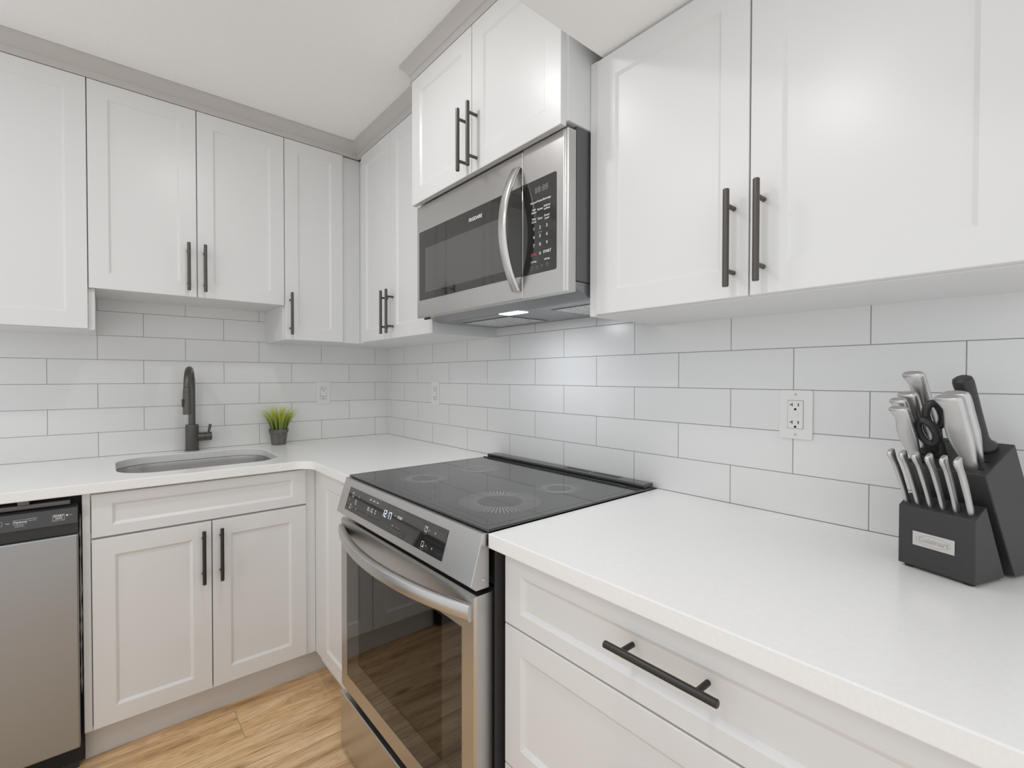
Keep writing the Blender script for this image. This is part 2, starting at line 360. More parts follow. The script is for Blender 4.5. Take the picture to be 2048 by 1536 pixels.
# crown mouldings
def crown_path(name, path, z0, z1, proj):
    """profile swept along plan path [(x,y,(nx,ny))...]; n = mitre vector outward"""
    prof = [(0.0, z0), (0.012, z0), (0.012, z0+0.026), (0.016, z0+0.028), (proj*0.55, z1-0.026), (proj*0.92, z1-0.010), (proj, z1-0.008), (proj, z1), (0.0, z1)]
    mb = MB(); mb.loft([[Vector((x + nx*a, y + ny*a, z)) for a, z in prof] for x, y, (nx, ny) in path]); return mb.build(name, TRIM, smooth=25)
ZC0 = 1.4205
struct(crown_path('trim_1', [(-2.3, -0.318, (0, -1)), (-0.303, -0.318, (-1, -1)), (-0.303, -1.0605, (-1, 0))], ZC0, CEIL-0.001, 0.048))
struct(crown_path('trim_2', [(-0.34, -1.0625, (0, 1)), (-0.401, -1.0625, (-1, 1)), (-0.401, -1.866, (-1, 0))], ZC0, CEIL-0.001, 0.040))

# ------------------------------------------------------------------ cabinet parts
def pull(parent, c, axis, N, L=0.191, cc=0.128, so=0.034, r=0.0061, m=HANDLE):
    """bar pull; c = point on the door face behind its middle"""
    c, axis, N = Vector(c), Vector(axis), Vector(N); mb = MB()
    mb.cyl(c + N*so - axis*L/2, c + N*so + axis*L/2, r, n=20, bev=0.0012)
    for s in (-1, 1): mb.cyl(c + axis*s*cc/2, c + axis*s*cc/2 + N*so, 0.0046, n=14)
    return mb.build('handle', m, parent)
def carcass(parent, x0, x1, y0, y1, z0, z1, m=WHITE_IN, name='carcass'):
    mb = MB(); mb.box(x0, x1, y0, y1, z0, z1, 0.0006, 1); return mb.build(name, m, parent)
G = 0.0015   # half gap between doors
def bdoor(parent, x0, x1, z0, z1, yf, name='door', st=0.057, rail=None, bw=0.007, dep=0.006):      # on the back wall; yf = front plane
    mb = MB(); mb.door((x0, yf + 0.019, z0), X, -Y, x1-x0, z1-z0, st=st, rail=rail, bw=bw, dep=dep); return mb.build(name, WHITE, parent)
def rdoor(parent, y0, y1, z0, z1, xf, name='door', st=0.057, rail=None, bw=0.007, dep=0.006):      # on the right wall; y0 > y1
    mb = MB(); mb.door((xf + 0.019, y0, z0), -Y, -X, y0-y1, z1-z0, st=st, rail=rail, bw=bw, dep=dep); return mb.build(name, WHITE, parent)

# wall cabinets on the back wall
YU = -0.330; YC = -0.310
t = thing('wall_cabinet', 'tall white wall cabinet at the left edge of the photo, over the dishwasher', 'cabinet', -1.52, -0.16, 0.5095, 'wall cabinets')
carcass(t, -1.735, -1.3055, 0, YC, 0.5095, ZC0)
mb = MB(); mb.box(-1.3235, -1.3060, YC, YC-0.0015, 0.511, 0.661); mb.build('edge_strip', WHITE, t)
bdoor(t, -1.733, -1.3235-G, 0.5125, 1.418, YU)
t = thing('wall_cabinet', 'short white two-door wall cabinet above the sink', 'cabinet', -0.99, -0.16, 0.664, 'wall cabinets')
carcass(t, -1.305, -0.6605, 0, YC, 0.664, ZC0)
d = bdoor(t, -1.3235+G, -0.9890-G, 0.662, 1.418, YU); pull(d, (-1.0205, YU, 0.778), Z, -Y)
d = bdoor(t, -0.9890+G, -0.6555-G, 0.662, 1.418, YU); pull(d, (-0.9645, YU, 0.778), Z, -Y)
t = thing('wall_cabinet', 'narrow white one-door wall cabinet in the corner, above the potted grass', 'cabinet', -0.5, -0.16, 0.506, 'wall cabinets')
carcass(t, -0.660, -0.002, 0, YC, 0.506, ZC0)
mb = MB(); mb.box(-0.6600, -0.6555, YC, YC-0.0015, 0.507, 0.661); mb.build('edge_strip', WHITE, t)
d = bdoor(t, -0.6555+G, -0.3870-G, 0.508, 1.418, YU); pull(d, (-0.6330, YU, 0.624), Z, -Y)
mb = MB(); mb.box(-0.3870+G, -0.2975, YC, YC-0.003, 0.507, 1.4195); mb.build('filler_strip', WHITE, t)
# wall cabinets on the right wall
XU = -0.315; XC = -0.2955
t = thing('wall_cabinet', 'white two-door wall cabinet in the corner, left of the microwave', 'cabinet', -0.15, -0.7, 0.506, 'wall cabinets')
carcass(t, 0, XC, -0.3115, -1.0460, 0.506, ZC0)
d = rdoor(t, -0.374, -0.688+G, 0.508, 1.418, XU); pull(d, (XU, -0.664, 0.624), Z, -X)
d = rdoor(t, -0.688-G, -1.0450, 0.508, 1.418, XU); pull(d, (XU, -0.717, 0.624), Z, -X)
t = thing('wall_cabinet', 'deep white two-door wall cabinet above the microwave', 'cabinet', -0.2, -1.445, 0.9777, 'wall cabinets')
carcass(t, 0, -0.395, -1.0630, -1.8310, 0.9777, CEIL-0.002, WHITE)
d = rdoor(t, -1.0670, -1.4430+G, 0.966, 1.418, -0.413); pull(d, (-0.413, -1.4170, 1.067), Z, -X)
d = rdoor(t, -1.4430-G, -1.8225, 0.966, 1.418, -0.413); pull(d, (-0.413, -1.4700, 1.067), Z, -X)
t = thing('wall_cabinet', 'large white two-door wall cabinet right of the microwave, under the bulkhead', 'cabinet', -0.15, -2.23, 0.4945, 'wall cabinets')
carcass(t, 0, XC, -1.8325, -2.622, 0.4955, SOFFIT-0.0015, WHITE)
mb = MB(); mb.box(XC, XC-0.0165, -1.8325, -1.8535, 0.4955, 1.146); mb.build('filler_strip', WHITE, t)
d = rdoor(t, -1.8550, -2.2380+G, 0.4985, 1.1430, XU); pull(d, (XU, -2.2080, 0.611), Z, -X)
d = rdoor(t, -2.2380-G, -2.6180, 0.4985, 1.1430, XU); pull(d, (XU, -2.2650, 0.614), Z, -X)

# ------------------------------------------------------------------ base cabinets
YB = -0.625; XB = -0.625; CT = -0.032    # counter thickness
t = thing('sink_cabinet', 'white base cabinet under the sink with two doors', 'cabinet', -1.0, -0.3, -H)
mb = MB()                                   # hollow carcass so that the bowl fits inside
for b in ((-1.3385, -1.320, -0.02, -0.605, -0.8115, CT-0.001), (-0.6555, -0.640, -0.02, -0.605, -0.8115, CT-0.001), (-1.32, -0.6555, -0.02, -0.605, -0.8115, -0.795), (-1.32, -0.6555, -0.02, -0.035, -0.795, CT-0.001), (-1.32, -0.6555, -0.585, -0.605, -0.20, -0.17), (-1.32, -0.6555, -0.585, -0.605, -0.062, CT-0.001)):
    mb.box(*b)
mb.build('carcass', WHITE_IN, t)
mb = MB(); mb.box(-1.3385, -1.3185, -0.6055, -0.6125, -0.806, CT-0.001, 0.0008, 1); mb.build('end_panel', WHITE, t)
mb = MB(); mb.box(-0.6560, -0.6182, -0.6055, -0.6164, -0.806, CT-0.001, 0.0008, 1); mb.build('filler_strip', WHITE, t)
bdoor(t, -1.3164, -0.6573, -0.1800, -0.0405, YB, 'false_drawer_front', st=0.051, rail=0.034, bw=0.009, dep=0.007)
d = bdoor(t, -1.3164, -0.9868-G, -0.8000, -0.1870, YB, bw=0.009, dep=0.007); pull(d, (-1.0152, YB, -0.307), Z, -Y, m=BLKHANDLE)
d = bdoor(t, -0.9868+G, -0.6573, -0.8000, -0.1870, YB, bw=0.009, dep=0.007); pull(d, (-0.9598, YB, -0.307), Z, -Y, m=BLKHANDLE)
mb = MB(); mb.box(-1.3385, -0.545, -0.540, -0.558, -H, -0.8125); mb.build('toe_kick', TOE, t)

t = thing('corner_base_cabinet', 'white base cabinet panel in the corner, left of the oven', 'cabinet', -0.3, -0.85, -H)
carcass(t, -0.02, -0.605, -0.630, -1.0550, -0.8115, CT-0.001)
mb = MB(); mb.box(-0.6055, -0.6180, -0.6165, -0.703, -0.806, CT-0.001, 0.0008, 1); mb.build('filler_strip', WHITE, t)
rdoor(t, -0.7050, -1.0560, -0.8000, -0.0400, XB, bw=0.009, dep=0.007)
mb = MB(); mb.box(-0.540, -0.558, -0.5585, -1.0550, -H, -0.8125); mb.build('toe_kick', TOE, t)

t = thing('drawer_cabinet', 'white base cabinet with stacked wide drawers, right of the oven', 'cabinet', -0.3, -2.25, -H)
carcass(t, -0.02, -0.605, -1.8510, -2.652, -0.8115, CT-0.001)
mb = MB(); mb.box(-0.6055, -0.6130, -1.8510, -1.8620, -0.806, CT-0.001, 0.0008, 1); mb.build('face_strip', WHITE, t)
d = rdoor(t, -1.8640, -2.6500, -0.1890, -0.0440, XB, 'drawer', st=0.050, rail=0.033, bw=0.010, dep=0.007); pull(d, (XB, -2.2560, -0.0985), Y, -X, m=BLKHANDLE)
d = rdoor(t, -1.8640, -2.6500, -0.4930, -0.1930, XB, 'drawer', st=0.050, rail=0.050, bw=0.010, dep=0.007); pull(d, (XB, -2.2560, -0.345), Y, -X, m=BLKHANDLE)
d = rdoor(t, -1.8640, -2.6500, -0.8000, -0.4970, XB, 'drawer', st=0.050, rail=0.050, bw=0.010, dep=0.007); pull(d, (XB, -2.2560, -0.650), Y, -X, m=BLKHANDLE)
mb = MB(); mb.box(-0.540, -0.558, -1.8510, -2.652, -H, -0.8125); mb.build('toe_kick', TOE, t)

# ------------------------------------------------------------------ countertops
def slab_with_hole(outer, hole, z0, z1, bev):
    """top, bottom, sides; bridged between outer outline and hole with triangle fill"""
    mb = MB(); bm = mb.bm; rings = []
    for pts, sgn in ((outer, 1), (hole, -1)):
        r = []
        n = len(pts)
        for q in ('b0', 'b1', 't1', 't0'):
            z = {'b0': z0, 'b1': z0 + bev, 't1': z1 - bev, 't0': z1}[q]; ins = bev if q in ('b0', 't0') else 0
            ring = []
            for i, (x, y) in enumerate(pts):
                (xa, ya), (xb, yb) = pts[i-1], pts[(i+1) % n]
                tx, ty = xb-xa, yb-ya; l = math.hypot(tx, ty) or 1
                nx, ny = -ty/l, tx/l                     # inward for ccw outline
                ring.append(bm.verts.new((x + nx*ins*sgn, y + ny*ins*sgn, z)))
            r.append(ring)
        for a, b in zip(r, r[1:]):
            for i in range(n): bm.faces.new((a[i], a[(i+1) % n], b[(i+1) % n], b[i]) if sgn > 0 else (a[(i+1) % n], a[i], b[i], b[(i+1) % n]))
        rings.append(r)
    for k in (0, 3):
        ed = []
        for r in rings:
            ring = r[k]; n = len(ring)
            for i in range(n):
                e = bm.edges.get((ring[i], ring[(i+1) % n])) or bm.edges.new((ring[i], ring[(i+1) % n])); ed.append(e)
        bmesh.ops.triangle_fill(bm, use_beauty=True, use_dissolve=False, edges=ed)
    bmesh.ops.recalc_face_normals(bm, faces=bm.faces); return mb
def arc(cx, cy, r, a0, a1, n=10): return [(cx + r*math.cos(a0 + (a1-a0)*k/n), cy + r*math.sin(a0 + (a1-a0)*k/n)) for k in range(n + 1)]
rc = 0.062
outer = [(-2.3, -0.0005), (-2.3, -0.65)] + arc(-0.65-rc, -0.65-rc, rc, PI/2, 0) + [(-0.65, -1.0590), (-0.0005, -1.0590), (-0.0005, -0.0005)]
hole = rrect(-1.251, -0.717, -0.549, -0.113, 0.125, 10)
tag(slab_with_hole(outer, hole, CT, 0.0, 0.0022).build('countertop', QUARTZ), 'white stone worktop around the sink, turning the corner to the oven', 'countertop')
mb = MB(); mb.slab([(-0.0005, -1.8365), (-0.65, -1.8365), (-0.65, -2.72), (-0.0005, -2.72)], CT, 0.0, 0.0022)
tag(mb.build('countertop', QUARTZ), 'white stone worktop right of the oven, carrying the knife block', 'countertop')

# undermount sink
t = thing('sink', 'stainless steel undermount sink with rounded ends, set in the white worktop', 'sink', -0.984, -0.331, -0.21)
mb = MB()
so = lambda g, r: rrect(-1.251-g, -0.717+g, -0.549-g, -0.113+g, r, 10)
rings = [[(x, y, CT-0.0006) for x, y in so(0.022, 0.145)], [(x, y, CT-0.0006) for x, y in so(0.002, 0.127)], [(x, y, CT-0.02) for x, y in so(0.0, 0.125)], [(x, y, -0.19) for x, y in so(-0.004, 0.12)], [(x, y, -0.208) for x, y in so(-0.012, 0.11)], [(x, y, -0.214) for x, y in so(-0.03, 0.095)], [(x, y, -0.2165) for x, y in so(-0.14, 0.03)]]
inner = rings; outerr = [[(x, y, z - 0.0015) for x, y, z in r] for r in rings]
mb.loft(inner, cap=False); bm = mb.bm
bm.verts.ensure_lookup_table(); n = len(inner[0]); bm.faces.new([bm.verts[i] for i in range(len(bm.verts) - n, len(bm.verts))])
bmesh.ops.recalc_face_normals(bm, faces=bm.faces)
mb.build('bowl', SINKM, t)
mb = MB(); mb.cyl((-0.984, -0.331, -0.2160), (-0.984, -0.331, -0.2130), 0.042, n=32, bev=0.001); mb.build('drain', POLISH, t)

# faucet
FX, FY = -0.977, -0.0335
t = thing('faucet', 'dark gunmetal pull-down kitchen faucet behind the sink', 'faucet', FX, FY, 0)
mb = MB(); mb.lathe((FX, FY, 0), [(0.0285, 0.0003), (0.0285, 0.005), (0.0262, 0.0065), (0.0258, 0.112), (0.0250, 0.1185), (0.012, 0.119)]); mb.build('body', FAUCET, t)
sd = Vector((-0.215, -0.977, 0)).normalized(); pth = [Vector((FX, FY, 0.1185)), Vector((FX, FY, 0.20)), Vector((FX, FY, 0.285))]; ra = 0.083
for k in range(1, 19):
    a = PI*k/18*0.985; pth.append(Vector((FX, FY, 0.288)) + sd*(ra - ra*math.cos(a)) + Z*ra*math.sin(a))
mb = MB(); mb.tube(pth, 0.0132, 20); mb.build('spout', FAUCET, t)
e = pth[-1]; dn = Vector((0.0, -0.05, -1)).normalized()
mb = MB(); mb.cyl(e, e + dn*0.02, 0.0135, 0.0158, n=24); mb.cyl(e + dn*0.02, e + dn*0.116, 0.0158, 0.0165, n=24, bev=0.001); sp = mb.build('spray_head', FAUCET, t)
mb = MB(); bc = e + dn*0.066 + Vector((-0.0150, -0.0050, 0)); mb.box(bc.x-0.005, bc.x+0.005, bc.y-0.007, bc.y+0.007, bc.z-0.017, bc.z+0.017, 0.0015); mb.build('button', FAUCETB, sp)
mb = MB(); mb.cyl((FX+0.020, FY, 0.0610), (FX+0.0465, FY, 0.0610), 0.0190, n=28); mb.cyl((FX+0.0475, FY, 0.0610), (FX+0.0760, FY, 0.0610), 0.0196, n=28, bev=0.0012); mb.cyl((FX+0.046, FY, 0.061), (FX+0.048, FY, 0.061), 0.0178, n=24); mb.build('valve', FAUCET, t)
mb = MB(); mb.tube([(FX+0.0640, FY, 0.079), (FX+0.0680, FY, 0.098), (FX+0.0715, FY, 0.1165)], [0.0042, 0.0052, 0.0058], 14); mb.build('lever', FAUCET, t)

# potted grass
PX, PY = -0.6195, -0.0760
t = thing('potted_grass', 'small dark grey pot of bright green grass in the worktop corner', 'plant', PX, PY, 0)
mb = MB(); mb.lathe((PX, PY, 0), [(0.030, 0.0003), (0.0325, 0.002), (0.0405, 0.060), (0.0438, 0.0605), (0.0455, 0.0775), (0.0432, 0.0780), (0.0420, 0.066), (0.01, 0.066)], 40); mb.build('pot', POT, t)
mb = MB(); mb.lathe((PX, PY, 0), [(0.0415, 0.0665), (0.0400, 0.0705), (0.012, 0.0730)], 24); mb.build('filling', SOIL, t)
mb = MB(); lay = mb.bm.loops.layers.uv.verify()
rnd = random.Random(3)
for i in range(130):
    a = rnd.uniform(0, 2*PI); rr = 0.037*math.sqrt(rnd.random()); lean = (rr/0.037)
    L = rnd.uniform(0.105, 0.150) * (1 - 0.04*lean); w0 = rnd.uniform(0.0042, 0.0066)
    d0 = Vector((math.cos(a + rnd.uniform(-.3, .3)), math.sin(a + rnd.uniform(-.3, .3)), 0)); side = Vector((-d0.y, d0.x, 0))
    if rnd.random() < 0.6: q = rnd.uniform(-0.7, 0.7); side = (side*math.cos(q) + d0*math.sin(q))
    p = Vector((PX + rr*math.cos(a), PY + rr*math.sin(a), 0.068)); th = 0.06 + 0.27*lean*rnd.uniform(.6, 1.1); bend = (0.22 + 1.05*lean)*rnd.uniform(.5, 1.15)
    rows = []; S = 6
    for k in range(S + 1):
        f = k/S; ww = w0*(0.75 + 0.5*f)*(1 - f**2.2) + 0.0002
        rows.append((p.copy(), ww, f)); ang = th + bend*f**1.6
        p = p + (Z*math.cos(ang) + d0*math.sin(ang))*(L/S)
        p.y = min(p.y, -0.002)
    vv = [(mb.bm.verts.new(q - side*ww/2), mb.bm.verts.new(q + d0*ww*0.18), mb.bm.verts.new(q + side*ww/2)) for q, ww, f in rows]
    for k in range(S):
        for c in (0, 1):
            f_ = mb.bm.faces.new((vv[k][c], vv[k][c+1], vv[k+1][c+1], vv[k+1][c]))
            for l, ff in zip(f_.loops, (rows[k][2], rows[k][2], rows[k+1][2], rows[k+1][2])): l[lay].uv = (0.5, ff)
mb.build('foliage', GRASS, t, smooth=60)

# ------------------------------------------------------------------ outlets (built in a local frame: x right, y up, z out of the wall)
def outlet_proto(label, gfci):
    root = bpy.data.objects.new('wall_outlet', None); C.objects.link(root); tag(root, label, 'outlet', 'outlets in the tile backsplash')
    mb = MB(); mb.slab(rrect(-0.0365, 0.0365, -0.0590, 0.0590, 0.004, 4), 0.0003, 0.0058, 0.0018); mb.build('cover_plate', OUTLET, root, local=True)
    mb = MB(); mb.slab(rrect(-0.0168, 0.0168, -0.0335, 0.0335, 0.002, 3), 0.0059, 0.0074, 0.0006)
    rc_ = mb.build('receptacle', OUTLET, root, local=True)
    mb = MB(); frame_rect(mb, (0, 0, 0.0060), X, Y, 0.0352, 0.0686, 0.0009); mb.build('gap_line', mat('gap_grey', (0.25, 0.25, 0.24), 0.7), root, local=True)
    for s in (-1, 1):
        mb = MB(); cy = s*0.0212 + 0.0025
        mb.box(-0.0078, -0.0060, cy-0.0042, cy+0.0042, 0.0073, 0.0076); mb.box(-0.0125, -0.0078, cy-0.0009, cy+0.0009, 0.0073, 0.0076)
        mb.box(0.0055, 0.0078, cy-0.0036, cy+0.0036, 0.0073, 0.0076)
        mb.cyl((0, cy-0.0105, 0.0073), (0, cy-0.0105, 0.0076), 0.0026, n=16); mb.box(-0.0026, 0.0026, cy-0.0131, cy-0.0105, 0.0073, 0.0076)
        mb.build('socket_slots', SLOT, rc_, local=True)
    if gfci:
        mb = MB(); mb.box(-0.0065, 0.0065, 0.0008, 0.0078, 0.0073, 0.0082, 0.0004); mb.build('reset_button', OUTLET, rc_, local=True)
        mb = MB(); mb.box(-0.0065, 0.0065, -0.0078, -0.0008, 0.0073, 0.0082, 0.0004); mb.build('test_button', OUTLET, rc_, local=True)
    for s in (-1, 1):
        mb = MB(); mb.cyl((0, s*0.0485, 0.0055), (0, s*0.0485, 0.0063), 0.0030, n=16); mb.box(-0.0004, 0.0004, s*0.0485-0.0026, s*0.0485+0.0026, 0.0062, 0.0065); mb.build('screw', OUTLET if not gfci else mat('screw_grey', (0.55, 0.55, 0.53), 0.4), root, local=True)
    return root
def place(o, p, U, V):
    W = Vector(U).cross(Vector(V)); m = Matrix((Vector(U), Vector(V), W)).transposed().to_4x4(); m.translation = Vector(p) + Z*H; o.matrix_world = m
o = outlet_proto('white outlet on the tiles beside the knife block', True); place(o, (0, -2.2172, 0.2480), -Y, Z)
o = outlet_proto('white outlet on the tiles above the potted grass, left of the wall corner', False); place(o, (-0.3745, 0, 0.2510), X, Z)
o2 = copy_tree(o); o2['label'] = 'white outlet on the tiles between the wall corner and the cooktop'; place(o2, (0, -0.5540, 0.2560), -Y, Z)

# ------------------------------------------------------------------ dishwasher
t = thing('dishwasher', 'stainless steel dishwasher with black control strip, left of the sink cabinet', 'dishwasher', -1.65, -0.32, -H)
YD = -0.642
mb = MB(); mb.box(-1.945, -1.352, -0.03, -0.585, -0.86, -0.052); mb.build('tub', GAPBLK, t)
mb = MB(); mb.box(-1.945, -1.3395, -0.586, -0.592, -0.90, -0.036); mb.build('surround', GAPBLK, t)
mb = MB(); mb.box(-1.945, -1.3475, -0.594, YD, -0.829, -0.1545, 0.004, 3); d = mb.build('door', DWSTEEL, t)
mb = MB()
mb.box(-1.945, -1.3475, -0.594, -0.630, -0.1535, -0.119, 0.001)                      # recessed pocket strip
mb.build('pocket_handle', BLKPLAST, t)
mb = MB(); mb.prism([(-1.945, -0.594, -0.1180), (-1.945, YD-0.002, -0.1180), (-1.945, YD+0.004, -0.070), (-1.945, -0.594, -0.062)], (0.5975, 0, 0), 0.0015); cp = mb.build('control_panel', DKGREY, t)
mb = MB(); mb.box(-1.945, -1.365, -0.592, -0.622, -0.0615, -0.048, 0.002); mb.build('top_trim', GREYBODY, t)
mb = MB(); mb.box(-1.480, -1.455, -0.60, -0.632, -0.046, -0.0335, 0.001); mb.build('mounting_bracket', GREYBODY, t)
mb = MB(); mb.box(-1.945, -1.352, -0.56, -0.590, -H+0.002, -0.840); mb.build('kick_plate', BLKPLAST, t)
V = Vector((0, 0.006, 0.048)).normalized()
def dw(x, z): return Vector((x, YD - 0.002 + 0.006*(z+0.118)/0.048 - 0.0006, z))
for w1, x, z, sz, bd in (('START', -1.3910, -0.0900, 0.0078, 0.0003), ('Cancel', -1.3910, -0.0962, 0.0058, 0.0002), ('Hold 3s To Cancel', -1.3915, -0.1035, 0.0038, 0), ('Options', -1.4740, -0.0925, 0.0080, 0.0002), ('Hold 3s For', -1.4750, -0.1015, 0.0038, 0), ('Control Lock', -1.4750, -0.1055, 0.0038, 0), ('Heated Dry', -1.4480, -0.0860, 0.0042, 0), ('Rinse Aid', -1.4480, -0.0915, 0.0042, 0), ('High', -1.5000, -0.0930, 0.0048, 0), ('Cycles', -1.5250, -0.0925, 0.0080, 0.0002), ('Clean', -1.3640, -0.0900, 0.0036, 0)):
    lt(cp, WHITETXT, w1, dw(x, z), X, V, sz, bold=bd)
fr(cp, WHITETXT, dw(-1.3910, -0.0930), X, V, 0.0270, 0.0150, 0.0005); fr(cp, WHITETXT, dw(-1.4740, -0.0925), X, V, 0.0290, 0.0125, 0.0005); fr(cp, WHITETXT, dw(-1.5250, -0.0925), X, V, 0.0290, 0.0125, 0.0005)
mb = MB(); p = dw(-1.3720, -0.0900); mb.cyl(p, p - Y*0.0008, 0.0016, n=12); mb.build('indicator_light', emis('dishwasher_led', (0.9, 0.95, 1), 2.0), cp)
rnd = random.Random(11); mb = MB(); rings = []
for k in range(30):
    z = -0.10 - 0.58*k/29; a = rnd.uniform(0.0012, 0.0032) * (0.3 if k in (0, 29) else 1); x = -1.3436 + rnd.uniform(-0.0006, 0.0006); y = -0.603 + rnd.uniform(-0.003, 0.002)
    rings.append([(x-a, y, z), (x, y-0.003, z), (x+a, y, z), (x, y+0.004, z)])
mb.loft(rings); mb.build('insulation_strip', mat('white_fleece', (0.6, 0.6, 0.58), 0.9), t)

# ------------------------------------------------------------------ range
RL, RR = -1.0620, -1.8320
t = thing('range', 'stainless slide-in electric range with black glass cooktop, oven window and slanted controls', 'range', -0.35, -1.447, -H)
mb = MB()
for b in ((-0.03, -0.615, RL-0.001, RL-0.008, -0.86, -0.008), (-0.03, -0.615, RR+0.001, RR+0.008, -0.86, -0.008), (-0.03, -0.045, RL-0.008, RR+0.008, -0.86, -0.008), (-0.045, -0.615, RL-0.008, RR+0.008, -0.86, -0.735), (-0.045, -0.615, RL-0.008, RR+0.008, -0.13, -0.008)):
    mb.box(*b)
mb.build('body', GAPBLK, t)
mb = MB()
for b in ((-0.20, -0.21, RL-0.10, RR+0.10, -0.70, -0.17), (-0.21, -0.612, RL-0.10, RL-0.105, -0.70, -0.17), (-0.21, -0.612, RR+0.10, RR+0.105, -0.70, -0.17), (-0.21, -0.612, RL-0.105, RR+0.105, -0.70, -0.69), (-0.21, -0.612, RL-0.105, RR+0.105, -0.18, -0.17)):
    mb.box(*b)
cav = mb.build('oven_cavity', OVENIN, t)
for zr in (-0.34, -0.52):
    mb = MB()
    for k in range(17): y = RL-0.125 - k*(0.77-0.25)/16; mb.cyl((-0.23, y, zr), (-0.59, y, zr), 0.0022, n=8)
    for x in (-0.23, -0.41, -0.59): mb.cyl((x, RL-0.112, zr-0.004), (x, RR+0.112, zr-0.004), 0.0032, n=8)
    mb.build('oven_rack', RACK, t)
# door: steel frame around the glass
XD = -0.6800; DZ0, DZ1 = -0.6975, -0.1330
gy0, gy1, gz0, gz1 = RL-0.0535, RR+0.0520, -0.6420, -0.2160
mb = MB(); bm = mb.bm
def rect_ring(x, y0, y1, z0, z1): return [(x, y0, z0), (x, y1, z0), (x, y1, z1), (x, y0, z1)]
mb.loft([rect_ring(-0.618, gy0, gy1, gz0, gz1), rect_ring(-0.618, RL-0.002, RR+0.002, DZ0, DZ1), rect_ring(XD+0.006, RL-0.002, RR+0.002, DZ0, DZ1), rect_ring(XD, RL-0.007, RR+0.007, DZ0+0.004, DZ1-0.004), rect_ring(XD, gy0, gy1, gz0, gz1), rect_ring(-0.618, gy0, gy1, gz0, gz1)], cap=False)
bmesh.ops.remove_doubles(bm, verts=bm.verts, dist=1e-6); bmesh.ops.recalc_face_normals(bm, faces=bm.faces)
dr = mb.build('oven_door', STEEL, t)
wy0, wy1, wz0, wz1 = RL-0.145, RR+0.136, -0.5700, -0.2230
mb = MB(); mb.loft([rect_ring(XD+0.012, wy0, wy1, wz0, wz1), rect_ring(XD+0.012, gy0, gy1, gz0, gz1), rect_ring(XD+0.0008, gy0, gy1, gz0, gz1), rect_ring(XD+0.0008, wy0, wy1, wz0, wz1), rect_ring(XD+0.012, wy0, wy1, wz0, wz1)], cap=False)
bmesh.ops.remove_doubles(mb.bm, verts=mb.bm.verts, dist=1e-6); bmesh.ops.recalc_face_normals(mb.bm, faces=mb.bm.faces); mb.build('door_glass', BLKGLASS, dr)
mb = MB(); mb.box(XD+0.0008, XD+0.004, wy0, wy1, wz0, wz1); mb.build('window', OVENGLASS, dr)
# bowed handle
rings = []
for k in range(41):
    f = k/40; y = RL-0.012 + (RR-RL+0.024)*f; s = (2*f-1); bow = (1 - s*s)
    xc = XD - 0.002 - 0.056*bow; hh = 0.0185; th = 0.010 + 0.002*bow; zc = -0.170
    sec = []
    for q in range(16):
        a = 2*PI*q/16; ca, sa = math.cos(a), math.sin(a)
        sec.append((xc + th*math.copysign(abs(ca)**0.6, ca), y, zc + hh*math.copysign(abs(sa)**0.55, sa)))
    rings.append(sec)
mb = MB(); mb.loft(rings); mb.build('handle', STEELH, dr, smooth=45)
# control panel, slanted
mb = MB()
poly = [(-0.6430, -0.0010), (-0.6600, -0.0010), (-0.6930, -0.1085), (-0.6780, -0.1205), (-0.6430, -0.1205)]
mb.prism([(x, RL, z) for x, z in poly], (0, RR-RL, 0), 0.0012); cp = mb.build('control_panel', STEEL, t)
A0 = Vector((-0.6600, 0, -0.0010)); A1 = Vector((-0.6930, 0, -0.1085)); Vp = (A0 - A1).normalized(); Np = Vector((Vp.z, 0, -Vp.x)) * -1
if Np.x > 0: Np = -Np
Ap = lambda y, s, d=0.0: Vector((0, y, 0)) + A1 + Vp*s + Np*d     # s = distance up the slant from the lower edge
sl = (A0 - A1).length
py0, py1, s0, s1 = -1.1210, -1.7080, 0.019, sl-0.022
mb = MB(); mb.prism([Ap(py0, s0, 0.0002), Ap(py1, s0, 0.0002), Ap(py1, s1, 0.0002), Ap(py0, s1, 0.0002)], Np*0.0012, 0.0003, 1); gp = mb.build('touch_panel', BLKGLASS, cp)
Up = -Y
dz = 0.0017
def sq(y, s, dot):
    mb = MB(); frame_rect(mb, Ap(y, s, dz), Up, Vp, 0.0115, 0.0135, 0.0012)
    a, b = dot; c = Ap(y, s, dz + 0.00005) + Up*a*0.003 + Vp*b*0.004; mb.quad([c-Up*0.0018-Vp*0.0018, c+Up*0.0018-Vp*0.0018, c+Up*0.0018+Vp*0.0018, c-Up*0.0018+Vp*0.0018])
    mb.build('burner_icon', WHITETXT, gp, smooth=0)
def bar(mb, c, a, b): mb.quad([c-Up*a-Vp*b, c+Up*a-Vp*b, c+Up*a+Vp*b, c-Up*a+Vp*b])
def minus(y, s): mb = MB(); bar(mb, Ap(y, s, dz), 0.003, 0.0005); mb.build('minus_sign', WHITETXT, gp, smooth=0)
def plus(y, s): mb = MB(); bar(mb, Ap(y, s, dz), 0.003, 0.0005); bar(mb, Ap(y, s, dz + 0.00005), 0.0005, 0.003); mb.build('plus_sign', WHITETXT, gp, smooth=0)
hi, lo = s0 + (s1-s0)*0.73, s0 + (s1-s0)*0.22; md = (hi+lo)/2
for y, s, d in ((-1.158, hi, (-1, 1)), (-1.158, lo, (-1, -1)), (-1.615, hi, (1, 1)), (-1.615, lo, (1, -1))):
    sq(y, s, d); minus(y-0.016, s); plus(y-0.044, s)
sq(-1.190, md, (-1, 0)); minus(-1.140, md)
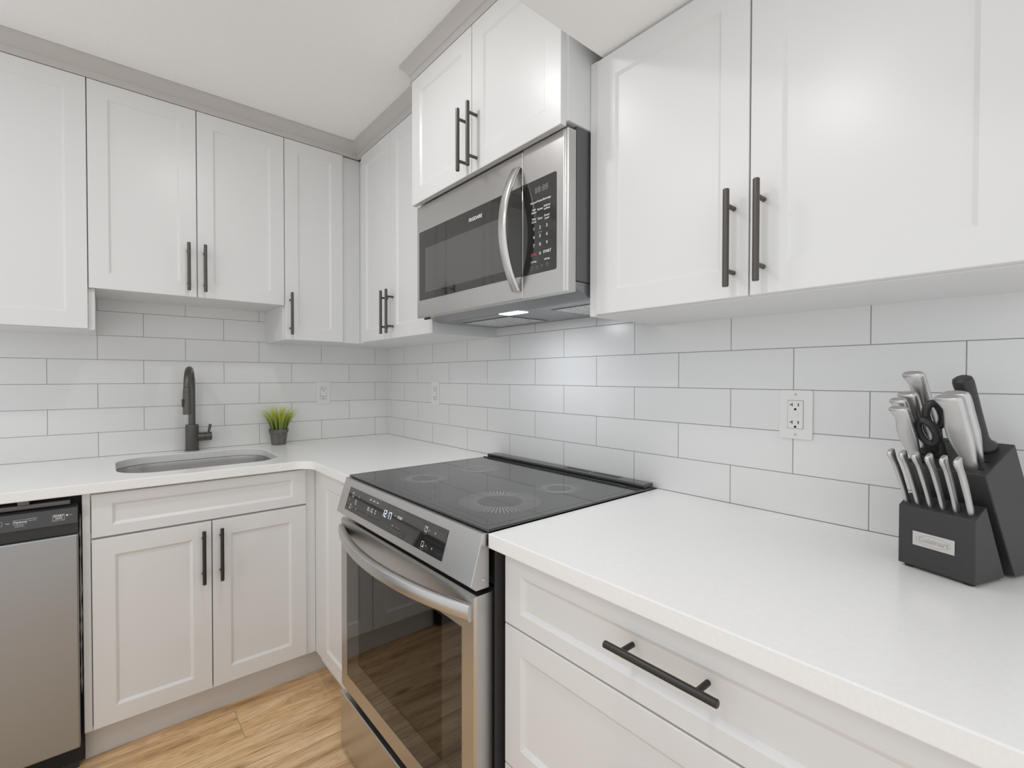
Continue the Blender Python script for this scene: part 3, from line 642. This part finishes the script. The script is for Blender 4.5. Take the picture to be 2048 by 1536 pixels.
for k, w1 in enumerate(('Bake', 'Broil', 'Conv')): lt(gp, WHITETXT, w1, Ap(-1.285-0.024*k, hi+0.008, dz), Up, Vp, 0.0068, bold=0.0002)
for k, w1 in enumerate(('Keep\nWarm', 'Self\nClean', 'Air\nFry')): lt(gp, WHITETXT, w1, Ap(-1.285-0.024*k, md-0.001, dz), Up, Vp, 0.0066, bold=0.0002)
lt(gp, WHITETXT, 'START', Ap(-1.478, hi-0.004, dz), Up, Vp, 0.0095, bold=0.0003)
def chev(y, s, q):
    mb = MB(); c = Ap(y, s, dz); a, b, w = 0.004, 0.0045*q, 0.0006
    for e in (-1, 1): mb.quad([c+Up*e*a-Up*w, c+Up*e*a+Up*w, c+Vp*b+Up*w, c+Vp*b-Up*w])
    mb.build('arrow_sign', WHITETXT, gp, smooth=0)
chev(-1.450, hi-0.006, 1); chev(-1.450, md-0.010, -1)
for y, s in ((-1.158, hi), (-1.158, lo), (-1.615, hi), (-1.615, lo)): lt(gp, GREYTXT, 'ON/OFF', Ap(y, s-0.0115, dz), Up, Vp, 0.0042)
lt(gp, GREYTXT, 'CANCEL', Ap(-1.478, md-0.012, dz), Up, Vp, 0.0070)
for k in range(4): rg(gp, GREYTXT, Ap(-1.385-0.019*k, lo-0.001, dz), Up, Vp, 0.0052, 0.0008)
fr(gp, GREYTXT, Ap(-1.285, lo+0.002, dz), Up, Vp, 0.008, 0.010, 0.0008, name='button_icon')
for y0_, y1_, s_ in ((-1.275, -1.345, s1-0.006), (-1.275, -1.345, md-0.014), (-1.445, -1.500, s1-0.006), (-1.445, -1.500, md-0.022)):
    mb = MB(); mb.quad([Ap(y0_, s_, dz), Ap(y1_, s_, dz), Ap(y1_, s_+0.0005, dz), Ap(y0_, s_+0.0005, dz)]); mb.build('group_line', GREYTXT, gp, smooth=0)
# seven-segment clock 12:17
SEG = {'1': 'bc', '2': 'abged', '7': 'abc'}
def digit(ch, y, s, w=0.0095, h=0.019, th=0.0022):
    mb = MB(); P = {'a': (0, w, h-th, h), 'd': (0, w, 0, th), 'g': (0, w, h/2-th/2, h/2+th/2), 'b': (w-th, w, h/2, h), 'c': (w-th, w, 0, h/2), 'f': (0, th, h/2, h), 'e': (0, th, 0, h/2)}
    for k in SEG[ch]:
        a0, a1, b0, b1 = P[k]; mb.quad([Ap(y-a0, s+b0, dz), Ap(y-a1, s+b0, dz), Ap(y-a1, s+b1, dz), Ap(y-a0, s+b1, dz)])
    mb.build('clock_digit', LEDTXT, gp, smooth=0)
sz = md - 0.001
for ch, y in (('1', -1.3765), ('2', -1.3905), ('1', -1.4080), ('7', -1.4205)): digit(ch, y, sz)
for q in (0.006, 0.012): mb = MB(); mb.quad([Ap(-1.4065, sz+q, dz), Ap(-1.4085, sz+q, dz), Ap(-1.4085, sz+q+0.002, dz), Ap(-1.4065, sz+q+0.002, dz)]); mb.build('colon_dot', LEDTXT, gp, smooth=0)
mb = MB(); mb.cyl((-0.660, RR, -0.100), (-0.660, RR-0.0022, -0.100), 0.0042, n=14, bev=0.0008); mb.build('screw', POLISH, cp)
# cooktop
mb = MB(); mb.slab([(-0.0320, RL+0.0020), (-0.6480, RL+0.0020), (-0.6480, RR-0.0020), (-0.0320, RR-0.0020)], 0.0006, 0.0062, 0.0016); ck = mb.build('cooktop', COOKTOP, t)
mb = MB()
for k in range(1): frame = rrect(-0.632, -0.105, RR+0.020, RL-0.020, 0.022, 6); inn = rrect(-0.6310, -0.106, RR+0.0210, RL-0.0210, 0.021, 6)
for i in range(len(frame)):
    j = (i+1) % len(frame); mb.quad([(*frame[i], 0.0064), (*frame[j], 0.0064), (*inn[j], 0.0064), (*inn[i], 0.0064)])
mb.build('border_line', FAINTMARK, ck)
def burner(cx, cy, r, bold, n=64):
    mb = MB()
    for k in range(n):
        a = 2*PI*k/n; d = Vector((math.cos(a), math.sin(a), 0)); q = Vector((-d.y, d.x, 0)); c = Vector((cx, cy, 0.0064)); hw = 0.00065
        for r0, r1 in (((0.55*r, r),) if bold else ((0.52*r, 0.80*r),)):
            mb.quad([c+d*r0-q*hw, c+d*r1-q*hw, c+d*r1+q*hw, c+d*r0+q*hw])
    mb.build('burner_marking', MARK, ck)
    if not bold: mb = MB(); ring_mark(mb, (cx, cy, 0.00635), X, Y, r*1.0, r*0.18, 64); mb.build('burner_ring', FAINTMARK, ck)
burner(-0.477, -1.664, 0.110, True); burner(-0.482, -1.278, 0.083, False); burner(-0.250, -1.256, 0.080, False); burner(-0.248, -1.660, 0.073, False)
# rear vent trim
mb = MB(); mb.box(-0.0145, -0.0620, RL-0.002, RR+0.002, 0.0064, 0.0185, 0.003); vt = mb.build('vent_trim', BLKGLASS, t)
for y0_, y1_ in ((-1.49, -1.60), (-1.612, -1.722)):
    for x in (-0.027, -0.043): mb = MB(); mb.box(x-0.0028, x+0.0028, y0_, y1_, 0.0178, 0.0190); mb.build('vent_slot', SLOT, vt)
mb = MB(); mb.tube([(-0.082, RL-0.006, 0.0078), (-0.082, -1.75, 0.0078), (-0.0845, -1.785, 0.0074)], 0.0022, 10); mb.build('glass_edge_strip', BLKPLAST, ck)
# drawer and feet
mb = MB(); mb.box(-0.6180, -0.6830, RL-0.002, RR+0.002, -0.8950, -0.7175, 0.003, 3); mb.build('storage_drawer', STEELH, t)
mb = MB(); mb.box(-0.60, -0.615, RL-0.004, RR+0.004, -0.7170, -0.6980); mb.build('drawer_gap', SLOT, t)
for x in (-0.10, -0.645):
    for y in (RL-0.04, RR+0.04): mb = MB(); mb.cyl((x, y, -H+0.0002), (x, y, -0.86 if x > -0.2 else -0.8955), 0.014, n=16); mb.build('foot', BLKPLAST, t)
mb = MB(); mb.box(-0.60, -0.632, RR-0.0105, RR-0.0022, -0.86, -0.036, 0.002); mb.build('side_seal', INSUL, t)

# ------------------------------------------------------------------ microwave
ML, MR, XM = -1.0640, -1.8270, -0.391
MZ0, MZ1 = 0.5560, 0.9645
t = thing('microwave', 'stainless over-the-range microwave with curved handle, mounted under the deep cabinet', 'microwave', -0.2, -1.445, 0.54)
mb = MB(); mb.box(-0.0035, -0.358, ML-0.002, MR+0.001, 0.585, 0.9765, 0.002); mb.build('body', GREYBODY, t)
# sloping grey hood underside
mb = MB(); mb.prism([(-0.0035, ML-0.004, 0.5450), (-0.300, ML-0.004, 0.5450), (-0.352, ML-0.004, 0.5640), (-0.384, ML-0.004, 0.5640), (-0.384, ML-0.004, 0.5840), (-0.0035, ML-0.004, 0.5840)], (0, MR-ML+0.008, 0), 0.0015); hd = mb.build('hood_underside', HOODGREY, t)
ys = -1.6570                         # door / control split
mb = MB(); mb.box(-0.362, XM, ML-0.001, ys+0.0012, MZ0, MZ1, 0.003, 3); md_ = mb.build('door', STEEL, t)
mb = MB()
prof = [(-0.362, MR), (-0.3640, MR), (-0.3870, MR+0.0015), (-0.3895, MR+0.004), (-0.3905, MR+0.0075), (-0.3890, MR+0.0105), (-0.3908, MR+0.0125), (-0.3912, MR+0.018), (XM, MR+0.021), (XM, ys-0.0012), (-0.362, ys-0.0012)]
mb.prism([(x, y, MZ0) for x, y in prof], (0, 0, MZ1-MZ0)); cpan = mb.build('control_side', STEEL, t, smooth=40)
# door glass with rounded left corners
def rrect_yz(y0, y1, z0, z1, r, rr=(1, 1, 1, 1), n=5):
    pts = []
    for (cy, cz, a0, on) in ((y1+r, z0+r, PI, rr[0]), (y0-r, z0+r, -PI/2, rr[1]), (y0-r, z1-r, 0, rr[2]), (y1+r, z1-r, PI/2, rr[3])):
        for k in range(n + 1):
            a = a0 + PI/2*k/n; d = 1 if on else math.sqrt(2)
            if not on: a = a0 + PI/4
            pts.append((cy + r*math.cos(a)*d, cz + r*math.sin(a)*d))
            if not on: break
    return pts
def plate(name, m, parent, pts, x, th, bev=0.0004):
    mb = MB(); mb.prism([(x, y, z) for y, z in pts], (-th, 0, 0), bev, 1); return mb.build(name, m, parent)
dg = plate('door_glass', BLKGLASS, md_, rrect_yz(-1.0830, ys+0.0015, 0.6180, 0.8680, 0.004, (0, 1, 1, 0)), XM, 0.0012)
plate('window', MWSCREEN, md_, rrect_yz(-1.1270, -1.5950, 0.6440, 0.8030, 0.002), XM-0.0012, 0.0003, 0)
mb = MB(); text_bm(mb, 'FRIGIDAIRE', (XM-0.0014, -1.4340, 0.8350), -Y, Z, 0.0150, bold=0.0004, sx=0.92); mb.build('lettering', WHITETXT, md_)
mb = MB(); frame_rect(mb, (XM-0.0004, (-1.0830+ys)/2, 0.743), -Y, Z, abs(ys+1.0830)+0.004, 0.2545, 0.0022); mb.build('glass_rim', POLISH, md_)
kp = plate('keypad', BLKGLASS, cpan, rrect_yz(ys-0.0015, -1.7870, 0.6170, 0.8680, 0.006, (1, 0, 0, 1)), XM, 0.0012)
xk = XM-0.0014; KM = [WHITETXT]
def kt(s, y, z, size, bold=0.0002): lt(kp, KM[0], s, (xk, y, z), -Y, Z, size, bold=bold)
c1, c2, c3 = -1.7030, -1.7270, -1.7530
for s, y in (('Popcorn', c1), ('Potato', c2), ('Beverage', c3)): kt(s, y, 0.8080, 0.0078)
kt('Melt\nSoften', c1, 0.7850, 0.0076); kt('Reheat', c2, 0.7860, 0.0076); kt('Defrost\noz/time', c3, 0.7855, 0.0076)
kt('Time\nCook', c1, 0.7600, 0.0078); kt('Timer', c2, 0.7610, 0.0078); kt('Power\nLevel', c3, 0.7600, 0.0078)
for r, row in enumerate(('123', '456', '789')):
    for ch, y in zip(row, (c1, c2, c3)): kt(ch, y, 0.7370-0.0225*r, 0.0115, 0.0003)
kt('0', c2, 0.6680, 0.0115, 0.0003); kt('START', c3-0.001, 0.6690, 0.0100, 0.0003); kt('+10 Sec', c1, 0.6490, 0.0070); kt('+30 Sec', c3, 0.6490, 0.0070)
KM[0] = REDTXT; kt('STOP', c1, 0.6680, 0.0095, 0.0003)
KM[0] = GREYTXT; kt('88:88', -1.7320, 0.8375, 0.0230, 0.0); kt('Turntable', c2, 0.7250, 0.0042)
for k, y in enumerate((-1.6955, -1.7145, -1.7340, -1.7550)):
    if k == 2: kt('Y', y, 0.6330, 0.0115)
    else: rg(kp, GREYTXT, (xk, y, 0.6320 + 0.0006*k), -Y, Z, 0.0055 if k != 1 else 0.0042, 0.0009)
kt('l', -1.7550, 0.6350, 0.008)
# curved door handle
rings = []
for k in range(37):
    f = k/36; z = 0.5780 + 0.3430*f; s = 2*f-1; bow = 1 - abs(s)**2.0
    xc = XM - 0.006 - 0.050*bow; w2 = 0.0155; th = 0.0065
    yc = -1.6360
    sec = []
    for q in range(16):
        a = 2*PI*q/16; ca, sa = math.cos(a), math.sin(a)
        sec.append((xc + th*math.copysign(abs(ca)**0.6, ca), yc + w2*math.copysign(abs(sa)**0.5, sa), z))
    rings.append(sec)
mb = MB(); mb.loft(rings); hm = mb.build('handle', MWBAR, md_, smooth=45)
# underside details
mb = MB(); mb.box(-0.250, -0.295, -1.430, -1.525, 0.5425, 0.5455, 0.0008); ll = mb.build('lamp_lens', LAMPLENS, hd)
for y0_, y1_ in ((-1.130, -1.400), (-1.610, -1.805)):
    mb = MB(); mb.box(-0.05, -0.225, y0_, y1_, 0.5435, 0.5448); fl = mb.build('grease_filter', FILTER, hd)
    mb = MB(); frame_rect(mb, (-0.1375, (y0_+y1_)/2, 0.5432), Y, X, abs(y1_-y0_)+0.012, 0.187, 0.006); mb.build('filter_frame', GREYBODY, hd)
mb = MB(); frame_rect(mb, (-0.150, -1.505, 0.5446), Y, X, 0.70, 0.285, 0.003); mb.build('panel_seam', BLKPLAST, hd)
mb = MB(); mb.box(-0.366, -0.372, ML-0.02, ML-0.055, 0.5505, 0.5560); mb.build('catch', BLKPLAST, md_)
ld = bpy.data.lights.new('microwave_lamp', 'AREA'); ld.shape = 'RECTANGLE'; ld.size = 0.045; ld.size_y = 0.09; ld.energy = 1.1; ld.color = (0.90, 0.945, 1.0)
lo_ = bpy.data.objects.new('microwave_lamp', ld); C.objects.link(lo_); lo_.parent = ll; lo_.location = Vector((-0.2725, -1.4775, 0.5415 + H)) - wloc(ll)

# ------------------------------------------------------------------ knife block
BA = Vector((-0.1840, -2.4501, 0.0)); bw_ = Vector((-0.33272, -0.94302, 0)); bn = Vector((0.94302, -0.33272, 0)); BW = 0.1105
def bp(a, b, z): return BA + bw_*a + bn*b + Z*z
kb = thing('knife_block', 'black slanted wooden knife block with a metal name plate on the worktop', 'knife block', *bp(BW/2, 0.09, 0))
mb = MB(); mb.prism([bp(0, b, z) for b, z in ((0.0, 0.0050), (0.0, 0.1085), (0.0304, 0.1280), (0.0860, 0.0050))], bw_*BW, 0.0016); fb = mb.build('front_tier', BLOCK, kb)
mb = MB(); mb.prism([bp(-0.004, b, z) for b, z in ((0.1060, 0.0050), (0.0170, 0.1800), (0.1007, 0.2270), (0.2140, 0.0050))], bw_*(BW+0.008), 0.0018); ub_ = mb.build('main_tier', BLOCK, kb)
for a, b in ((0.012, 0.012), (BW-0.012, 0.012), (0.012, 0.190), (BW-0.012, 0.190)):
    mb = MB(); p = bp(a, b, 0); mb.cyl(p + Z*0.0002, p + Z*0.0052, 0.007, n=14); mb.build('foot', RUBBER, kb)
mb = MB(); mb.prism([bp(a, -0.0002, z) for a, z in ((0.0233, 0.0436), (0.0842, 0.0436), (0.0842, 0.0682), (0.0233, 0.0682))], -bn*0.0014, 0.0004, 1); pl = mb.build('name_plate', PLATE, fb)
mb = MB(); text_bm(mb, 'Cuisinart', bp(0.0540, -0.0018, 0.0560), bw_, Z, 0.0120, bold=0.0002); 
mb.build('lettering', PLATETXT, pl)
mb = MB(); oc = bp(0.0538, -0.00165, 0.0558)
pts = [(0.0255*math.cos(2*PI*k/40), 0.0092*math.sin(2*PI*k/40)) for k in range(41)]
for (a0, b0), (a1, b1) in zip(pts, pts[1:]):
    mb.quad([oc+bw_*a0+Z*b0, oc+bw_*a1+Z*b1, oc+bw_*a1*0.965+Z*b1*0.9, oc+bw_*a0*0.965+Z*b0*0.9])
mb.build('oval_rim', PLATETXT, pl)
Lean = Vector((-0.45644, 0.16112, 0.87504)); Top = Vector((0.82514, -0.29127, 0.48404))
def tp(a, b, l=0.0): return bp(0, 0.0170, 0.1800) + bw_*a + Top*b + Lean*l
LT = (bn*0.0304 + Z*0.0195).normalized()
def lp(a, b): return bp(0, 0, 0.1085) + bw_*a + LT*b
# slots in the block tops
for a, b, l in ((0.0145, 0.0125, 0.026), (0.0125, 0.036, 0.024), (0.0125, 0.059, 0.024), (0.0125, 0.084, 0.024), (0.0897, 0.016, 0.034), (0.089, 0.0375, 0.030), (0.034, 0.038, 0.034)):
    mb = MB(); c = tp(a, b, 0.0002); mb.prism([c - bw_*0.0145 - Top*0.0020, c + bw_*0.0165 - Top*0.0020, c + bw_*0.0165 + Top*0.0020, c - bw_*0.0145 + Top*0.0020], Lean*0.0004); mb.build('slot', SLOT, ub_)
def knife(name, label, cat, group, base, d, prof, cap=True, blade=(0.0014, 0.008, 0.05), m=KNIFE, tilt=0.0, bm_=POLISH):
    """handle lofted along d; prof rows (t, front, back, half thickness); local origin at base"""
    d = d.normalized(); back = (Top - d*Top.dot(d)).normalized(); w = bw_
    if tilt: w, back = (w*math.cos(tilt) + back*math.sin(tilt)), (back*math.cos(tilt) - w*math.sin(tilt))
    root = thing(name, label, cat, *base, group)
    rings = []
    for t_, f_, b_, h_ in prof:
        c = base + d*t_ + back*(b_-f_)/2; rb = (b_+f_)/2; r = []
        for q in range(20):
            a = 2*PI*q/20; ca, sa = math.cos(a), math.sin(a)
            r.append(c + back*rb*math.copysign(abs(ca)**0.8, ca) + w*h_*math.copysign(abs(sa)**0.8, sa))
        rings.append(r)
    mb = MB(); mb.loft(rings); mb.build('handle', m, root, smooth=50)
    bt, bw2, bl = blade
    if bl:
        mb = MB(); mb.prism([base - back*bw2 - w*bt/2, base + back*bw2 - w*bt/2, base + back*bw2*0.8 - w*bt/2 - d*bl, base - back*bw2*0.6 - w*bt/2 - d*bl], w*bt); mb.build('blade', bm_, root)
    return root
def big(L, s=1.0, th=1.0):
    P = [(0.0, .0085, .0085, .0055), (0.06, .0092, .0090, .0062), (0.16, .0105, .0110, .0078), (0.30, .0130, .0150, .0098), (0.45, .0150, .0175, .0110), (0.60, .0155, .0165, .0112), (0.75, .0160, .0125, .0108), (0.84, .0168, .0110, .0105), (0.91, .0168, .0145, .0105), (0.955, .0166, .0180, .0102), (0.985, .0155, .0178, .0098), (1.0, .0125, .0150, .0075)]
    return [(t_*L, f*s, b*s, h*th) for t_, f, b, h in P]
GK = 'steel handled knives in the block top'
knife('kitchen_knife', 'nearest large steel-handled knife, lower of the pair at the right of the knife block', 'knife', GK, tp(0.0897, 0.0160), Lean, big(0.137, 1.08, 0.88), tilt=PI/2)
knife('kitchen_knife', 'large steel-handled knife just behind the nearest one, beside the sharpening steel', 'knife', GK, tp(0.0890, 0.0375), Lean, big(0.132, 1.06, 0.88), tilt=PI/2)
knife('kitchen_knife', 'lowest steel-handled knife at the left front of the block top', 'knife', GK, tp(0.0132, 0.0125), Lean, big(0.113, 0.90, 0.74), tilt=PI/2)
knife('kitchen_knife', 'steel-handled knife second from the front in the left row, half hidden by the lowest one', 'knife', GK, tp(0.0010, 0.0360), Lean, big(0.116, 0.80, 0.74), tilt=PI/2)
knife('kitchen_knife', 'steel-handled knife third from the front in the left row, beside the scissors', 'knife', GK, tp(0.0045, 0.0590), Lean, big(0.116, 0.92, 0.85), tilt=PI/2)
knife('kitchen_knife', 'tallest steel-handled knife at the back of the left row', 'knife', GK, tp(0.0085, 0.0840), Lean, big(0.144, 1.0, 0.88), tilt=PI/2)
# six steak knives in the lower tier
def steak(L):
    P = [(0.0, .0050, .0045, .0032), (0.05, .0062, .0055, .0038), (0.14, .0058, .0060, .0036), (0.30, .0050, .0075, .0034), (0.50, .0050, .0085, .0036), (0.68, .0052, .0078, .0036), (0.80, .0060, .0066, .0036), (0.88, .0085, .0070, .0040), (0.94, .0098, .0078, .0042), (0.98, .0090, .0082, .0040), (1.0, .0060, .0060, .0028)]
    return [(t_*L, f, b, h) for t_, f, b, h in P]
SN = ('leftmost', 'second from the left', 'third from the left', 'fourth from the left', 'fifth from the left', 'rightmost')
SL = Vector((-0.475, 0.185, 0.86)).normalized()
for i, s in enumerate(SN):
    knife('steak_knife', s + ' of the steak knives in the front tier of the knife block', 'knife', 'steak knives in the front tier', lp((0.0085, 0.0262, 0.0448, 0.0630, 0.0812, 0.1005)[i], 0.0125), Lean + bw_*(0.017, 0.027, 0.032, 0.040, 0.058, 0.052)[i], steak(0.109), blade=(0.001, 0.004, 0.03))
# sharpening steel with black handle and round guard
base = tp(0.0830, 0.0740); root = thing('sharpening_steel', 'sharpening steel with a plain black handle and round guard in the block', 'sharpening steel', *base)
rings = []
for t_, r in ((0.0006, 0.0165), (0.004, 0.0185), (0.008, 0.0180), (0.014, 0.0125), (0.024, 0.0105), (0.07, 0.0118), (0.115, 0.0135), (0.131, 0.0140), (0.137, 0.0128), (0.140, 0.0085)):
    rings.append([base + Lean*t_ + (bw_*math.cos(2*PI*q/24) + Top*math.sin(2*PI*q/24))*r for q in range(24)])
mb = MB(); mb.loft(rings); mb.build('handle', BLKPLAST, root, smooth=40)
mb = MB(); mb.cyl(base, base - Lean*0.05, 0.004, n=12); mb.build('rod', POLISH, root)
# kitchen scissors
base = tp(0.0340, 0.0380); root = thing('kitchen_scissors', 'black-handled kitchen scissors standing in the middle of the block', 'scissors', *base)
def loop_path(c, u, v, ru, rv, n=28): return [c + u*ru*math.cos(2*PI*k/n) + v*rv*math.sin(2*PI*k/n) for k in range(n + 1)]
for a, b, l0, ru, rv, tw, tilt in ((0.0345, 0.0290, 0.056, 0.0118, 0.0235, 0.15, -0.06), (0.0430, 0.0460, 0.080, 0.0115, 0.0240, 0.85, 0.06)):
    u = (bw_*math.cos(tw) + Top*math.sin(tw)).normalized(); v = (Lean + bw_*tilt).normalized()
    c = tp(a, b, l0); q = (a - 0.034)
    mb = MB(); mb.tube(loop_path(c, u, v, ru, rv), 0.0064, 12, False)
    mb.tube([base + bw_*q*0.5 + Lean*0.0012, base + bw_*q*0.6 + Lean*0.014, base*0.35 + c*0.65 - v*rv*0.75, c - v*rv*0.95], [0.0080, 0.0078, 0.0070, 0.0062], 12)
    mb.build('handle', BLKPLAST, root, smooth=50)
    mb = MB(); mb.tube(loop_path(c, u, v, ru-0.0066, rv-0.0066), 0.0008, 8, False); mb.build('inner_rim', POLISH, root)
mb = MB(); mb.prism([base - Top*0.010 - bw_*0.0015, base + Top*0.010 - bw_*0.0015, base + Top*0.008 - bw_*0.0015 - Lean*0.05, base - Top*0.008 - bw_*0.0015 - Lean*0.05], bw_*0.003); mb.build('blade', POLISH, root)

# ------------------------------------------------------------------ ceiling lamps (the two on the left are added for fill light)
for (x, y, z, e), w1 in zip(DOWNLIGHTS, ('in the low bulkhead nearest the wall cabinets', 'added for fill light in the low bulkhead over the left of the floor', 'in the high ceiling in front of the sink', 'added for fill light in the high ceiling left of the sink')):
    t = thing('downlight', 'round white recessed downlight ' + w1, 'lamp', x, y, z, 'recessed downlights')
    mb = MB(); mb.lathe((x, y, z), [(0.068, -0.0005), (0.085, -0.0005), (0.083, -0.004), (0.070, -0.006), (0.068, -0.0045), (0.068, -0.0005)], 40, False); mb.build('trim_ring', OUTLET, t)
    mb = MB(); mb.cyl((x, y, z-0.0005), (x, y, z-0.003), 0.067, n=40); ln = mb.build('lens', DLENS, t)
    ld = bpy.data.lights.new('downlight_lamp', 'AREA'); ld.shape = 'DISK'; ld.size = 0.13; ld.energy = e; ld.color = (1.0, 0.993, 0.978)
    lo_ = bpy.data.objects.new('downlight_lamp', ld); C.objects.link(lo_); lo_.parent = ln; lo_.location = Vector((x, y, z - 0.0045 + H)) - wloc(ln)
